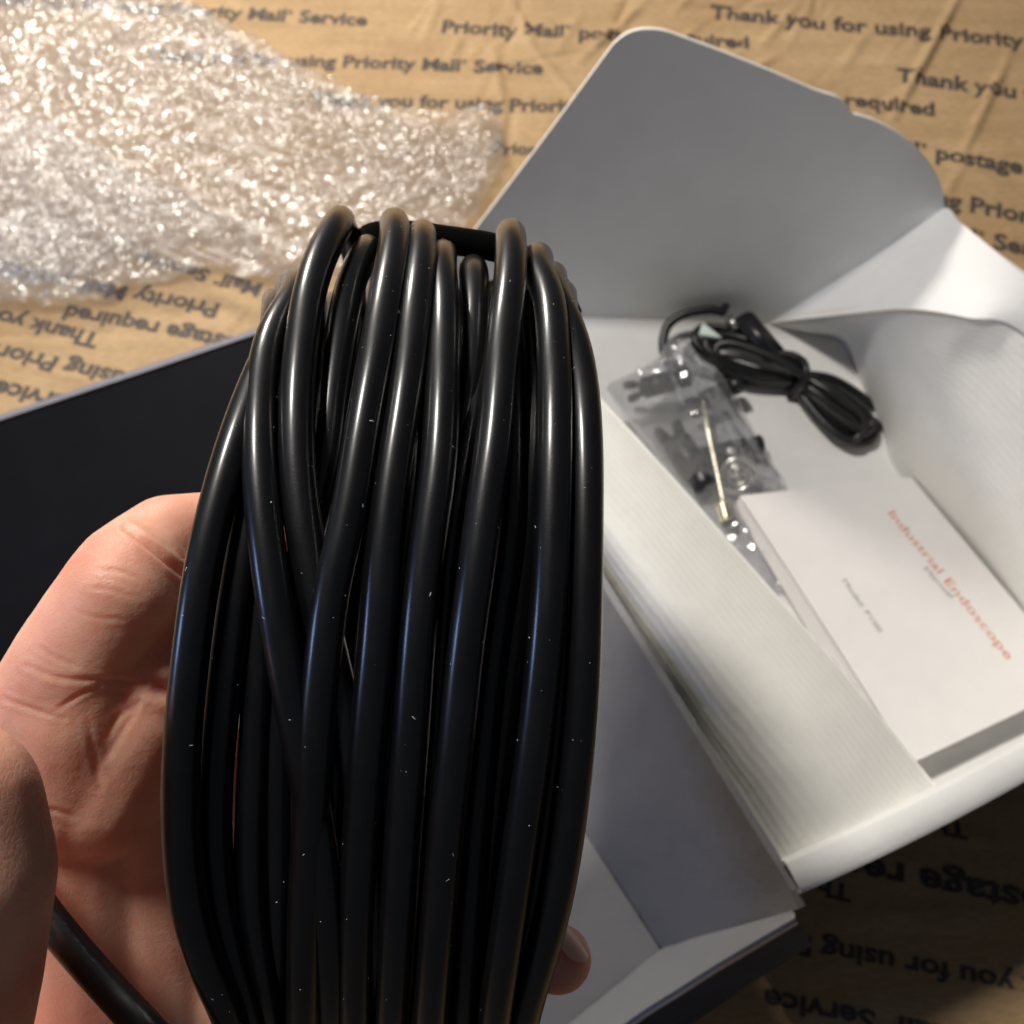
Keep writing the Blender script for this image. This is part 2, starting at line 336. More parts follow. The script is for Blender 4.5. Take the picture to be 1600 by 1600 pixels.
def text_mesh(body, bold):
    cu = bpy.data.curves.new("t", 'FONT'); cu.body = body; cu.size = 1.0; cu.offset = bold; cu.resolution_u = 3
    o = bpy.data.objects.new("t", cu); C0.objects.link(o); dg = bpy.context.evaluated_depsgraph_get(); dg.update()
    me = bpy.data.meshes.new_from_object(o.evaluated_get(dg)); bpy.data.objects.remove(o); bpy.data.curves.remove(cu); return me
_wc = {}
def text_width(s, bold):
    if not s: return 0.0
    if s not in _wc:
        def w(q):
            me = text_mesh(q, 0.0); x = max(v.co.x for v in me.vertices); bpy.data.meshes.remove(me); return x
        q_ = s.replace("\u00ae", " "); _wc[s] = w(q_ + "|") - w("|")
    return _wc[s]
def put_text(body, sub, A, B, mat, parent, hfn=None, lift=0.25, bold=0.034, cut=4.0, up=None, aspect=1.0):
    """print `body` so that its substring `sub` runs from A to B on the surface"""
    i0 = body.index(sub); x0 = text_width(body[:i0], bold); x1 = x0 + text_width(sub, bold)
    A = np.array(A, float); B = np.array(B, float); ex = (B - A); L = np.linalg.norm(ex); ex /= L; k = L / (x1 - x0)
    n = np.array([0, 0, 1.0]) if up is None else up
    ey = np.cross(n, ex); ey /= np.linalg.norm(ey)
    plain = body.replace("\u00ae", " "); me = text_mesh(plain, bold); bm = bmesh.new(); bm.from_mesh(me); bpy.data.meshes.remove(me)
    if "\u00ae" in body:                       # small raised registered mark
        xr = text_width(body[:body.index("\u00ae")], bold) + 0.02
        for r_o, r_i, n_ in ((0.115, 0.085, 20),):
            ring_ = [[bm.verts.new((xr + 0.115 + r_ * math.cos(q_), 0.56 + r_ * math.sin(q_), 0)) for q_ in np.linspace(0, 2 * math.pi, n_, endpoint=False)] for r_ in (r_o, r_i)]
            for q_ in range(n_): bm.faces.new([ring_[0][q_], ring_[0][(q_ + 1) % n_], ring_[1][(q_ + 1) % n_], ring_[1][q_]])
        mr = text_mesh("R", 0.03); b0 = len(bm.verts); bm.from_mesh(mr); bpy.data.meshes.remove(mr); bm.verts.ensure_lookup_table()
        for v in bm.verts[b0:]: v.co = Vector((xr + 0.065 + v.co.x * 0.17, 0.50 + v.co.y * 0.17, 0))
    bmesh.ops.remove_doubles(bm, verts=bm.verts[:], dist=1e-4)
    if cut:
        xm = max(v.co.x for v in bm.verts); st = cut / k; x = st
        while x < xm:
            bmesh.ops.bisect_plane(bm, geom=bm.verts[:] + bm.edges[:] + bm.faces[:], plane_co=(x, 0, 0), plane_no=(1, 0, 0)); x += st
        for y in np.arange(-0.2, 0.9, st): bmesh.ops.bisect_plane(bm, geom=bm.verts[:] + bm.edges[:] + bm.faces[:], plane_co=(0, y, 0), plane_no=(0, 1, 0))
    for v in bm.verts:
        v.co = Vector(A + ex * (v.co.x - x0) * k + ey * v.co.y * k * aspect + n * lift)
    if hfn is not None:
        xy = np.array([v.co[:2] for v in bm.verts]); hs = hfn(xy[:, 0], xy[:, 1])
        for v, h_ in zip(bm.verts, hs): v.co.z = h_ + lift
    return bm_obj("printed_text", bm, mat, parent)
TY = "Thank you for using Priority Mail\u00ae Service"; PR = "Priority Mail\u00ae postage required"
gh = ground_h
for body, sub, a, b in [
        (TY, "ority Mail\u00ae Service", (303, 22), (572, 37)),
        (PR, "Priority Mail\u00ae postage required", (688, 47), (1172, 73)),
        (TY, "Thank you for using Priority", (1110, 24), (1600, 72)),
        (TY, "sing Priority Mail\u00ae Service", (466, 100), (848, 113)),
        (TY, "for using Prior", (655, 166), (872, 172)),
        (TY, "Thank you", (1402, 124), (1590, 152)),
        (PR, "required", (1320, 162), (1463, 178)),
        (PR, "Priority Mail\u00ae postage required", (770, 236), (1180, 252)),
        (PR, "postage", (1462, 246), (1600, 268)),
        (TY, "Prior", (1515, 328), (1612, 346)),
        (TY, "Service", (1553, 386), (1690, 412)),
        (TY, "Mail\u00ae S", (412, 443), (312, 416)),
        (PR, "Priority M", (345, 474), (168, 440)),
        (PR, "stage required", (352, 522), (103, 474)),
        (TY, "Thank yo", (157, 520), (0, 482)),
        (TY, "using Prior", (198, 580), (0, 537)),
        (TY, "rvice", (86, 613), (-4, 593)),
        (TY, "Thank", (1511, 1288), (1392, 1262)),
        (PR, "stage", (1596, 1387), (1438, 1356)),
        (TY, "Th", (1331, 1384), (1278, 1372)),
        (TY, "you for using P", (1584, 1524), (1243, 1460)),
        (TY, "Service", (1370, 1581), (1196, 1545))]:
    put_text(body, sub, P(*a), P(*b), MI, ground, gh, 0.22, aspect=0.74 if a[1] > 1000 else (0.85 if a[0] < 450 and a[1] > 300 else 1.0))

# ------------------------------------------------------------------ mailer box
box = empty("mailer_box", UV(80, 40, 0))
tag(box, "open white mailer box with dark navy outside and rounded end flap", "box")
WNE = [M_WHITE, M_NAVY, M_EDGE]
Bf = P(1200, 505, 4)                                    # far right corner of the box floor
# floor
Af = P(915, 495, 4); fl = Af + (Af - Bf) * 1.0
bR0 = P(1318, 536, 4); bR1 = P(1405, 742, 4); bR2 = UV(168, 178, 4)
left = [fl, UV(-6, 20, 4), UV(-8, 178, 4)]
mid = [Bf, P(1150, 800, 4), UV(90, 178, 4)]
right = [q_ + BU * 9 for q_ in (Bf + (bR0 - Bf) * 0.2, bR0, bR0 + (bR1 - bR0) * .5, bR1, bR2)]
sheet("floor_panel", loft([left, mid, right], 40, 30), 2.5, WNE, box)
# end flap: a flat board leaning outwards, with rounded corners and a lock notch
Tt = P(1475, 326, 74)
pn = np.cross(Af - Bf, Tt - Bf); pn /= np.linalg.norm(pn)
if pn @ (CAM - Bf) < 0: pn = -pn
out_px = [(1475, 326), (1473, 300), (1460, 268), (1436, 236), (1404, 208), (1372, 190), (1345, 180), (1331, 176), (1322, 163), (1306, 150), (1270, 138), (1200, 108), (1120, 76), (1060, 54), (1035, 46), (1008, 44), (984, 49), (962, 64), (940, 92), (850, 214), (740, 360), (680, 440)]
outl = [on_plane(x, y, Bf, pn) for x, y in smooth_curve(np.array(out_px, float), 90)]
base_l = fl + (Af - Bf) * 0.0
poly = [Bf] + outl + [base_l]
cen = np.mean(poly, axis=0)
def bend(q):
    # a slight belly so the panel does not read as a perfect plane
    h = (q[2] - 4) / 150.0
    return q + pn * (1.0 * math.sin(h * 3.0) - 0.6 * math.sin((q[0] - Bf[0]) / 45.0) * h)
bm = bmesh.new(); lay = []
fv = [bm.verts.new(Vector(q)) for q in poly]; f = bm.faces.new(fv)
bmesh.ops.triangulate(bm, faces=[f])
for cut_z in np.arange(14, 160, 10): bmesh.ops.bisect_plane(bm, geom=bm.verts[:] + bm.edges[:] + bm.faces[:], plane_co=(0, 0, cut_z), plane_no=(0, 0, 1))
for cut_x in np.arange(-60, 200, 12): bmesh.ops.bisect_plane(bm, geom=bm.verts[:] + bm.edges[:] + bm.faces[:], plane_co=(cut_x, 0, 0), plane_no=(1, 0, 0))
bmesh.ops.recalc_face_normals(bm, faces=bm.faces[:])
bm.verts.index_update(); V = [bend(np.array(v.co)) for v in bm.verts]; F = [[v.index for v in f.verts] for f in bm.faces]
rim = [e for e in bm.edges if len(e.link_faces) == 1]; rimv = [(e.verts[0].index, e.verts[1].index) for e in rim]; n0 = len(V); bm.free()
V2 = V + [q - pn * 1.7 for q in V]
def tri_n(f): a, b, c = V[f[0]], V[f[1]], V[f[2]]; return np.cross(b - a, c - a)
F = [f if tri_n(f) @ pn > 0 else f[::-1] for f in F]
FF = F + [[i + n0 for i in f[::-1]] for f in F] + [[a, b, b + n0, a + n0] for a, b in rimv]
o = mesh_obj("end_flap", V2, FF, WNE, box, True, [0] * len(F) + [1] * len(F) + [2] * len(rimv)); sharp(o.data, 0)
# right wall (fluted liner face) and the gusset folded out above it
fold = [Bf + np.array([1, -1, 1]), P(1250, 500, 20), P(1330, 491, 48), P(1420, 484, 76), P(1510, 497, 92), P(1600, 522, 100), UV(181, 110, 103), UV(181, 183, 103)]
base = [Bf + np.array([2, -2, 0]), Bf + (bR0 - Bf) * .55, bR0, bR0 + (bR1 - bR0) * .35, bR0 + (bR1 - bR0) * .7, bR1, UV(168, 110, 4), UV(168, 178, 4)]
fold_s = smooth_curve(fold, 60); base_s = smooth_curve(base, 60)
G = np.array([base_s + (fold_s - base_s) * t for t in np.linspace(0, 1, 16)])
bulge = np.sin(np.linspace(0, 1, 16) * math.pi)[:, None, None] * BU * 3.0
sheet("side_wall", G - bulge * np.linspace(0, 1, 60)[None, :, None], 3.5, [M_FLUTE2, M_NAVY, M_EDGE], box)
rimg = [Tt + np.array([-1.5, 0, 0]), P(1500, 347, 84), P(1545, 384, 98), P(1600, 430, 114), P(1700, 514, 126), UV(181, 110, 128)]
f2 = [Bf + np.array([1, -1, 1.5]), P(1250, 499, 21), P(1330, 490, 49), P(1420, 483, 77), P(1510, 496, 93), P(1600, 521, 101), UV(181, 110, 104)]
rg = smooth_curve([Bf + (Tt - Bf) * t for t in (0.02, 0.35, 0.7)] + rimg, 60); fg = smooth_curve(f2, 60)
G = np.array([fg + (rg - fg) * t for t in np.linspace(0, 1, 14)])
G += (np.sin(np.linspace(0, 1, 14) * math.pi)[:, None, None]) * BU * 1.5 * np.sin(np.linspace(0, 1, 60) * math.pi)[None, :, None]
sheet("gusset", G, 2.4, WNE, box)
# near wall: rolled double wall with a rounded rim
prof = [(172, 4), (172.5, 60), (172.8, 97), (173.4, 100), (174.4, 101), (181.8, 101.4), (182.8, 100.6), (183, 60), (183, 3)]
rows = []
for v, z in prof:
    rows.append([UV(u, v + 1.2 * math.sin(u / 30) * (z > 80), z + (0.8 * math.sin(u / 17) if z > 80 else 0)) for u in np.linspace(7, 181, 40)])
G = np.array(rows)
sheet("near_wall", G[:7], 1.5, [M_WHITE, M_WHITE, M_EDGE], box, toward=UV(90, 100, 400))
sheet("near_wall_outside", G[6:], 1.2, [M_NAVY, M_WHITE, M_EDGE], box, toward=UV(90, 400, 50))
# back wall folded out to the left, lid lying flat beyond the crease
top = [UV(-10, -70, 98), UV(-7, 0, 98), P(948, 928, 98), P(1100, 1170, 98), P(1240, 1396, 98), P(1248, 1420, 97)]
bot = [UV(-36, -70, 5), UV(-33, 20, 5), P(915, 1302, 5), P(975, 1392, 5), P(1034, 1484, 5), P(1040, 1492, 5)]
top_s = resample(top, 50); bot_s = resample(bot, 50)
G = np.array([bot_s + (top_s - bot_s) * t for t in np.linspace(0, 1, 14)])
nb = np.cross(top_s[-1] - top_s[0], bot_s[25] - top_s[25]); nb /= np.linalg.norm(nb)
if nb @ (CAM - top_s[25]) < 0: nb = -nb
G -= np.sin(np.linspace(0, 1, 14) * math.pi)[:, None, None] * nb * 2.0
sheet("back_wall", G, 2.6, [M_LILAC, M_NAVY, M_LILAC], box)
lid_r = [UV(-37, -132, 4.5), UV(-34, 20, 4.5), P(915, 1304, 4.5), P(1034, 1487, 4.5), P(1048, 1510, 4.5)]
lid_l = [UV(-250, -132, 4.5), UV(-250, 20, 4.5), UV(-250, 130, 4.5), UV(-250, 205, 4.5)]
G = loft([lid_l, lid_r], 30, 20)
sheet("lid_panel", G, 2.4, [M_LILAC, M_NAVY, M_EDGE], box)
# far dust flap of the lid folded over: navy outside up, pale fold at its far edge
f0 = [P(-90, 690, 7), P(0, 661, 7), P(200, 594, 7), P(400, 526, 7), P(470, 502, 7), P(560, 470, 7)]
f0 = resample(f0, 40); rows = []
d_n = BV
for dv, dz in [(0, -4), (-1.2, -1), (-1.0, 2.5), (0.6, 4.6), (3.4, 5.6), (3.8, 5.65), (30, 7.5), (70, 9.5), (110, 10.5), (150, 9.0)]:
    rows.append(f0 + d_n * dv + np.array([0, 0, dz]))
R = np.array(rows)
sheet("dust_flap_fold", R[:6], 1.2, [M_LEDGE] * 3, box)
G = loft(list(R[5:]), 40, 24)
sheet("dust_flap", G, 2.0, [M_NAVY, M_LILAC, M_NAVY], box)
# near dust flap, curling over
r0 = [P(1236, 1424, 94), P(1150, 1448, 60), P(1090, 1464, 31), P(1034, 1483, 6.5), P(968, 1536, 6.5), P(896, 1594, 6.5), P(796, 1676, 6.5)]
r1 = [P(1243, 1438, 99), P(1160, 1488, 82), P(1110, 1518, 68), P(1062, 1549, 55), P(1015, 1578, 46), P(975, 1606, 40), P(870, 1680, 26)]
r2 = [P(1268, 1478, 84), P(1200, 1520, 56), P(1160, 1546, 40), P(1122, 1572, 26), P(1090, 1594, 16), P(1064, 1612, 8), P(985, 1680, 4)]
G0 = np.array([smooth_curve(r, 40) for r in (r0, r1)])
G = np.stack([smooth_curve(np.array([G0[0, j], (G0[0, j] * .5 + G0[1, j] * .5) - np.array([0, 0, 2.0]), G0[1, j]]), 10) for j in range(40)], 1)
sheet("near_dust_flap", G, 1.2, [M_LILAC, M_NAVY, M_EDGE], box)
G0 = np.array([smooth_curve(r, 40) for r in (r1, r2)])
G0[0] += np.array([0, 0, 0.3])
G = np.stack([smooth_curve(np.array([G0[0, j], (G0[0, j] * .5 + G0[1, j] * .5) + np.array([0.5, -1.5, 2.0]), G0[1, j]]), 10) for j in range(40)], 1)
sheet("near_dust_flap_outside", G, 1.0, [M_NAVY_LIT, M_LILAC, M_NAVY_LIT], box)

# ------------------------------------------------------------------ fluted liner wrapped over the left wall
lo = [(862, 782, 80), (947, 920, 80), (1093, 1147, 83), (1240, 1384, 89)]
l1 = [(868, 752, 93), (948, 885, 93), (1120, 1130, 94), (1290, 1358, 95)]
l2 = [(880, 715, 103), (955, 828, 103), (1160, 1085, 102), (1352, 1316, 98)]
l3 = [(890, 660, 101), (960, 735, 101), (1195, 1010, 100), (1405, 1276, 96)]
l4 = [(872, 558, 96), (936, 628, 96), (1215, 940, 95), (1462, 1236, 91)]
rows = [smooth_curve([P(*q) for q in r], 70) for r in (lo, l1, l2, l3, l4)]
last = rows[-1]
rows.append(last + BU * 1.5 + np.array([0, 0, -5.0])); rows.append(last + BU * 2.0 + np.array([0, 0, -45.0])); rows.append(last * np.array([1, 1, 0]) + BU * 3 + np.array([0, 0, 5.0]))
R = np.array(rows); G = np.stack([smooth_curve(R[:, j], 46) for j in range(70)], 1)
G[:, :, 2] += 0.5 * np.sin(np.arange(70) / 4.0)[None, :]
liner = sheet("liner", G, 2.0, [M_FLUTE, M_FLUTE, M_FLUTE])
tag(liner, "white fluted liner sheet rolled over the box wall beside the cable coil", "liner")

# ------------------------------------------------------------------ booklet
bk = empty("booklet", P(1300, 980, 5))
tag(bk, "white instruction booklet with an orange title lying in the box", "booklet")
cTL, cTR, cBR, cBL = P(1155, 776, 20), P(1424, 746, 12), P(1690, 1066, 17), P(1422, 1194, 17)
def bil(a, b, c, d, s, t): return a * (1 - s) * (1 - t) + b * s * (1 - t) + c * s * t + d * (1 - s) * t
def leaf(dz, ins, lift, ns=24, nt_=30):
    G = np.zeros((nt_, ns, 3))
    for j, t in enumerate(np.linspace(0, 1, nt_)):
        for i, s in enumerate(np.linspace(0, 1, ns)):
            q = bil(cTL, cTR, cBR, cBL, s, t)
            q = q + np.array([0, 0, dz + lift * math.exp(-(s / .5) ** 2) * math.sin(t * 2.2 + .4) + 1.4 * math.sin(s * 3.1) * math.sin(t * 3.1)]) - BU * ins * (0.25 + t) * (1 - s)
            G[j, i] = q
    return G
Gc = leaf(0, 0, 2.0)
sheet("cover", Gc, 0.35, [M_PAPER] * 3, bk)
for k in range(5): sheet("page", leaf(-1.7 - 1.5 * k, -0.9 + 1.15 * k, 2.0 * (1 - k / 5)), 0.3, [M_PAPER] * 3, bk)
cn = np.cross(cTR - cTL, cBL - cTL); cn /= np.linalg.norm(cn); cn = cn if cn[2] > 0 else -cn
from mathutils.bvhtree import BVHTree
cov = bpy.data.objects["cover"]
def drop_fn(ob):
    tr = BVHTree.FromPolygons([v.co.copy() for v in ob.data.vertices], [list(p.vertices) for p in ob.data.polygons])
    def f(xs_, ys_):
        hs = [tr.ray_cast(Vector((x * S, y * S, 0.3)), Vector((0, 0, -1)))[0] for x, y in zip(xs_, ys_)]
        return [h.z / S if h is not None else 15.0 for h in hs]
    return f
ch = drop_fn(cov)
put_text("Industrial Endoscope", "Industrial Endoscope", P(1386, 800, 16), P(1572, 1034, 16), M_ORANGE, bk, ch, 0.18, -0.004, 3.0, aspect=0.62)
put_text("Manual", "Manual", P(1440, 890, 16), P(1484, 938, 16), M_GREYINK, bk, ch, 0.18, 0.0, 3.0, aspect=0.6)
put_text("Model: P100", "Model: P100", P(1310, 912, 16), P(1368, 994, 16), M_GREYINK, bk, ch, 0.18, 0.0, 3.0, aspect=0.6)

# ------------------------------------------------------------------ thin black usb cable bundle
usb = empty("usb_cable", P(1230, 600, 4))
tag(usb, "thin black cable folded into a bundle on the box floor", "cable")
def pth(pts, n=60, dy=0): return smooth_curve([P(q[0], q[1] + dy, q[2]) for q in pts], n)
strands = [
    [(1262, 590, 13), (1200, 548, 15), (1140, 522, 14), (1098, 520, 12), (1086, 540, 11), (1110, 562, 10), (1180, 588, 10), (1258, 602, 9)],
    [(1262, 592, 18), (1210, 556, 20), (1150, 534, 18), (1112, 534, 17), (1104, 550, 16), (1130, 572, 15), (1190, 596, 13), (1258, 606, 12)],
    [(1260, 596, 22), (1205, 566, 23), (1150, 546, 22), (1122, 548, 20), (1122, 566, 18), (1150, 588, 15), (1200, 604, 11), (1256, 608, 9)],
    [(1260, 586, 12), (1215, 560, 11), (1160, 545, 9), (1100, 540, 8), (1074, 556, 7), (1092, 584, 7), (1160, 604, 7), (1250, 610, 7)],
    [(1250, 600, 10), (1290, 620, 12), (1340, 650, 10), (1366, 676, 8), (1358, 698, 8), (1322, 694, 8), (1280, 664, 9), (1244, 616, 9)],
    [(1250, 596, 15), (1300, 614, 17), (1348, 648, 14), (1362, 672, 12), (1348, 686, 12), (1316, 676, 12), (1280, 648, 12), (1246, 610, 12)],
    [(1250, 592, 8), (1300, 600, 9), (1350, 630, 7), (1386, 664, 6), (1380, 676, 6), (1340, 650, 7), (1290, 622, 8), (1250, 606, 8)],
    [(1250, 604, 18), (1290, 632, 19), (1330, 664, 16), (1344, 684, 14), (1330, 696, 12), (1300, 680, 12), (1268, 646, 12), (1242, 612, 12)],
    [(1252, 594, 20), (1300, 622, 22), (1338, 652, 18), (1350, 672, 16), (1336, 676, 16), (1304, 656, 16), (1272, 630, 16), (1246, 606, 15)],
]
for st in strands: tube("cable_strand", pth(st, 64, -8), 1.95, M_THIN, usb, 12)
tube("cable_strand", pth([(1080, 572, 9), (1046, 566, 9), (1036, 540, 11), (1044, 508, 14), (1072, 490, 17), (1110, 484, 19), (1132, 488, 19)], 50), 2.2, M_THIN, usb, 12)
tube("cable_strand", pth([(1180, 536, 20), (1214, 552, 21), (1238, 556, 22), (1256, 568, 22), (1258, 590, 20), (1248, 604, 16)], 40), 2.0, M_THIN, usb, 12)
tie = [(1236, 556, 20), (1252, 562, 24), (1260, 580, 25), (1256, 602, 20), (1244, 616, 9), (1232, 622, 5)]
tube("tie", pth(tie, 40), 1.5, M_THIN, usb, 10)
plug = bar("plug", P(1158, 494, 22), P(1214, 560, 20), 9.5, 6.5, M_BLACKP, usb, 1.4)
bar("plug", P(1130, 490, 16), P(1134, 476, 24), 3.2, 3.0, M_BLACKP, usb, 0.6)
bar("plug_shell", P(1138, 497, 20), P(1152, 514, 20), 3.2, 4.4, M_METAL, plug, 0.3)
bm = bmesh.new()
tv = [P(1098, 504, 22), P(1128, 528, 21), P(1092, 522, 20)]
vs = [bm.verts.new(Vector(q)) for q in tv] + [bm.verts.new(Vector(q - np.array([0, 0, 3.0]))) for q in tv]
bm.faces.new(vs[:3]); bm.faces.new(vs[:2:-1])
for a, b in ((0, 1), (1, 2), (2, 0)): bm.faces.new([vs[a], vs[b], vs[b + 3], vs[a + 3]])
bmesh.ops.recalc_face_normals(bm, faces=bm.faces[:]); bm_obj("plug_tab", bm, M_MINT, usb)

# ------------------------------------------------------------------ accessories in a clear bag
hk = empty("hook_rod", P(1115, 730, 12)); tag(hk, "pale gold thin rod with a threaded end inside the clear bag", "rod")
rp = pth([(1100, 636, 17), (1106, 668, 17), (1111, 696, 16), (1121, 742, 15), (1130, 786, 14)], 30)
tube("shaft", rp, 1.15, M_GOLD, hk, 10)
a0, a1 = P(1129, 786, 14), P(1136, 814, 13); ax = a1 - a0; Ln = np.linalg.norm(ax)
lathe("thread", a0, ax, [(h, 3.5 if k % 2 else 2.6) for k, h in enumerate(np.linspace(0, Ln, 11))], M_GOLD, hk, 16)
bar("tip", P(1097, 622, 17), P(1101, 640, 17), 2.4, 2.0, M_GOLD, hk, 0.4)
def clip(name, px, z, ang, k, label):
    e = empty(name, P(*px, z)); tag(e, label, "clip", "black clips in the clear bag")
    c = P(*px, z); d = np.array([math.cos(ang), math.sin(ang), 0.15]); n = np.array([-math.sin(ang), math.cos(ang), 0.0])
    bar("body", c - d * 9 * k, c + d * 8 * k, 9 * k, 7 * k, M_BLACKP, e, 1.6)
    lathe("collar", c + d * 8 * k, d, [(0, 3.2 * k), (1, 4.6 * k), (5 * k, 4.6 * k), (6 * k, 3.4 * k)], M_BLACKP, e, 18)
    bar("jaw", c - d * 9 * k + n * 2.5 * k, c - d * 15 * k + n * 4 * k, 3 * k, 4 * k, M_BLACKP, e, 0.8)
    bar("jaw", c - d * 9 * k - n * 2.5 * k, c - d * 15 * k - n * 4 * k, 3 * k, 4 * k, M_BLACKP, e, 0.8)
    return e
clip("black_clip", (1074, 716), 10, math.radians(-66), 1.3, "large black plastic clip left of the gold rod in the bag")
clip("black_clip", (1146, 704), 10, math.radians(10), 0.95, "black plastic clip beside the silver ring in the bag")
clip("black_clip", (1030, 600), 22, math.radians(12), 1.0, "small black plastic clip at the bag's upper left corner")
clip("black_clip", (1118, 618), 15, math.radians(25), 0.9, "small black plastic clip above the gold rod in the bag")
rg_ = empty("metal_ring", P(1152, 742, 10)); tag(rg_, "silver metal ring with cross bars beside the gold rod", "ring")
rc = P(1152, 742, 13)
ra, rb = np.array([1, 0.1, 0.25]), np.array([-0.1, 0.9, 0.5]); ra /= np.linalg.norm(ra); rb /= np.linalg.norm(rb)
tube("rim", [rc + 7.0 * (math.cos(t) * ra + math.sin(t) * rb) for t in np.linspace(0, 2 * math.pi, 40, endpoint=False)], 1.3, M_METAL, rg_, 10, True)
tube("inner_ring", [rc + 4.2 * (math.cos(t) * ra + math.sin(t) * rb) for t in np.linspace(0, 2 * math.pi, 30, endpoint=False)], 0.9, M_METAL, rg_, 8, True)
bar("cross_bar", rc - ra * 6, rc + ra * 6, 1.6, 1.2, M_METAL, rg_, 0.3); bar("cross_bar", rc - rb * 6, rc + rb * 6, 1.6, 1.2, M_METAL, rg_, 0.3)
lathe("bead", rc + rb * 8.5 - ra * 2, rb, [(0, 0.8), (0.8, 2.2), (2.2, 2.6), (3.6, 2.0), (4.2, 0.6)], M_METAL, rg_, 14)
# the film itself: an upper skin and a lower skin
Lp = [(1046, 528, 24), (1030, 556, 24), (985, 590, 28), (946, 606, 26), (975, 650, 20), (1020, 706, 12), (1062, 762, 8), (1110, 830, 6), (1150, 885, 5.5), (1184, 930, 5.5)]
Rp = [(1074, 530, 24), (1090, 556, 22), (1126, 588, 16), (1150, 622, 11), (1172, 664, 8), (1194, 706, 7), (1226, 752, 6), (1238, 800, 5.5), (1240, 860, 5.5), (1250, 920, 5.5)]
L_ = resample([P(*q) for q in Lp], 120); R_ = resample([P(*q) for q in Rp], 120)
def bag_skin(sign):
    nc = 70; G = np.zeros((120, nc, 3))
    for i in range(120):
        t = i / 119
        for j in range(nc):
            s = j / (nc - 1); q = L_[i] * (1 - s) + R_[i] * s; prof = (math.sin(math.pi * s)) ** 0.7
            hh = (16 * math.exp(-((t - 0.35) / 0.32) ** 2) + 3) * prof * min(1, t * 5)
            if sign > 0:
                v = Vector((q[0], q[1], 3.1))
                cr = 2.6 * noise.turbulence(v * 0.05, 3, True) + 1.5 * abs(noise.noise(v * 0.16)) + 1.1 * math.sin((q[0] * 0.8 + q[1]) * 0.35 + 4 * noise.noise(v * 0.06)) * prof
                q = q + np.array([0, 0, hh + cr * (0.25 + prof)])
            else: q = np.array([q[0], q[1], max(5.2, q[2] - 8 * prof)])
            G[i, j] = q
    return G
bag = empty("plastic_bag", P(1090, 700, 4)); tag(bag, "crinkled clear plastic bag of small parts lying in the box", "bag")
for sg, nm in ((1, "upper_film"), (-1, "lower_film")):
    G = bag_skin(sg); mesh_obj(nm, G.reshape(-1, 3), grid_faces(120, 70), M_BAG, bag)

# ------------------------------------------------------------------ bubble wrap
tp = [(-90, -60), (60, -70), (190, -40), (292, 4), (350, 40), (420, 82), (490, 118), (560, 150), (630, 178), (690, 190), (740, 184), (781, 180)]
bt = [(-90, 510), (0, 482), (80, 478), (150, 470), (215, 448), (265, 436), (330, 418), (400, 436), (470, 440), (560, 420), (690, 372), (745, 335), (790, 250)]
def wrap_film(tp, bt, NR, NC, z0, tilt, seed, pit=7.4):
    """a crushed bubble sheet between two cut edges: domes on a hex grid, wrinkles, folds"""
    Tp = resample([P(*q, 2) for q in tp], NC); Bp = resample([P(*q, 2) for q in bt], NC)
    t = np.linspace(0, 1, NR)[:, None, None]; G = Tp[None] * (1 - t) + Bp[None] * t; sh = Vector((seed * 3.1, seed * 1.7, seed))
    for j in range(NC):
        w = 4.0 * noise.noise(Vector((j * 0.05, 3.3 + seed, 0))) + 2.0 * noise.noise(Vector((j * 0.19, 9.1, seed)))
        G[:, j] += (Bp[j] - Tp[j]) / np.linalg.norm(Bp[j] - Tp[j]) * w
    X, Y = G[..., 0], G[..., 1]; Z = np.zeros((NR, NC))
    for i in range(NR):
        for j in range(NC):
            x, y = X[i, j], Y[i, j]; v = Vector((x, y, 0.0)) + sh
            wx = x + 2.0 * noise.noise(v * 0.13); wy = y + 2.0 * noise.noise(v * 0.13 + Vector((7, 3, 1)))
            rr_ = round(wy / (pit * 0.866)); cx = (round(wx / pit - 0.5 * (rr_ & 1)) + 0.5 * (rr_ & 1)) * pit; cy_ = rr_ * pit * 0.866
            d2 = ((wx - cx) ** 2 + (wy - cy_) ** 2) / (pit * 0.47) ** 2
            hb = 0.15 + 0.85 * (0.5 + 0.5 * math.sin(cx * 12.9898 + cy_ * 78.233))
            Z[i, j] = (math.sqrt(max(0, 1 - d2)) * 2.4 * hb + 1.3 * noise.noise(v * 0.42) + 1.6 * noise.turbulence(v * 0.21 + Vector((0, 0, 5)), 3, True)
                       + 6.0 * noise.noise(v * 0.03) + 1.6 * (1 - abs(noise.noise(v * 0.055 + Vector((3, 8, 0)))) * 2.2) + 0.45 * noise.noise(v * 0.75) + 0.25 * abs(noise.noise(v * 1.2)))
    edge = np.minimum(1, np.minimum(np.arange(NR)[:, None], NR - 1 - np.arange(NR)[:, None]) / 10.0) * np.minimum(1, (NC - 1 - np.arange(NC)[None]) / 8.0)
    G[..., 2] = z0 + tilt * (1 - np.linspace(0, 1, NR)[:, None]) + Z * (0.45 + 0.55 * edge) + 2.5 * edge
    G[..., 2] = np.maximum(G[..., 2], 1.0); return G
wrap = empty("bubble_wrap", P(300, 250, 0)); tag(wrap, "crumpled clear bubble wrap sheet lying on the kraft board", "bubble wrap")
def film_obj(name, G): return mesh_obj(name, G.reshape(-1, 3), grid_faces(*G.shape[:2], flip=True), M_BUBBLE, wrap)
G = wrap_film(tp, bt, 210, 360, 6.0, 0.0, 0.0); film_obj("bubble_film", G)
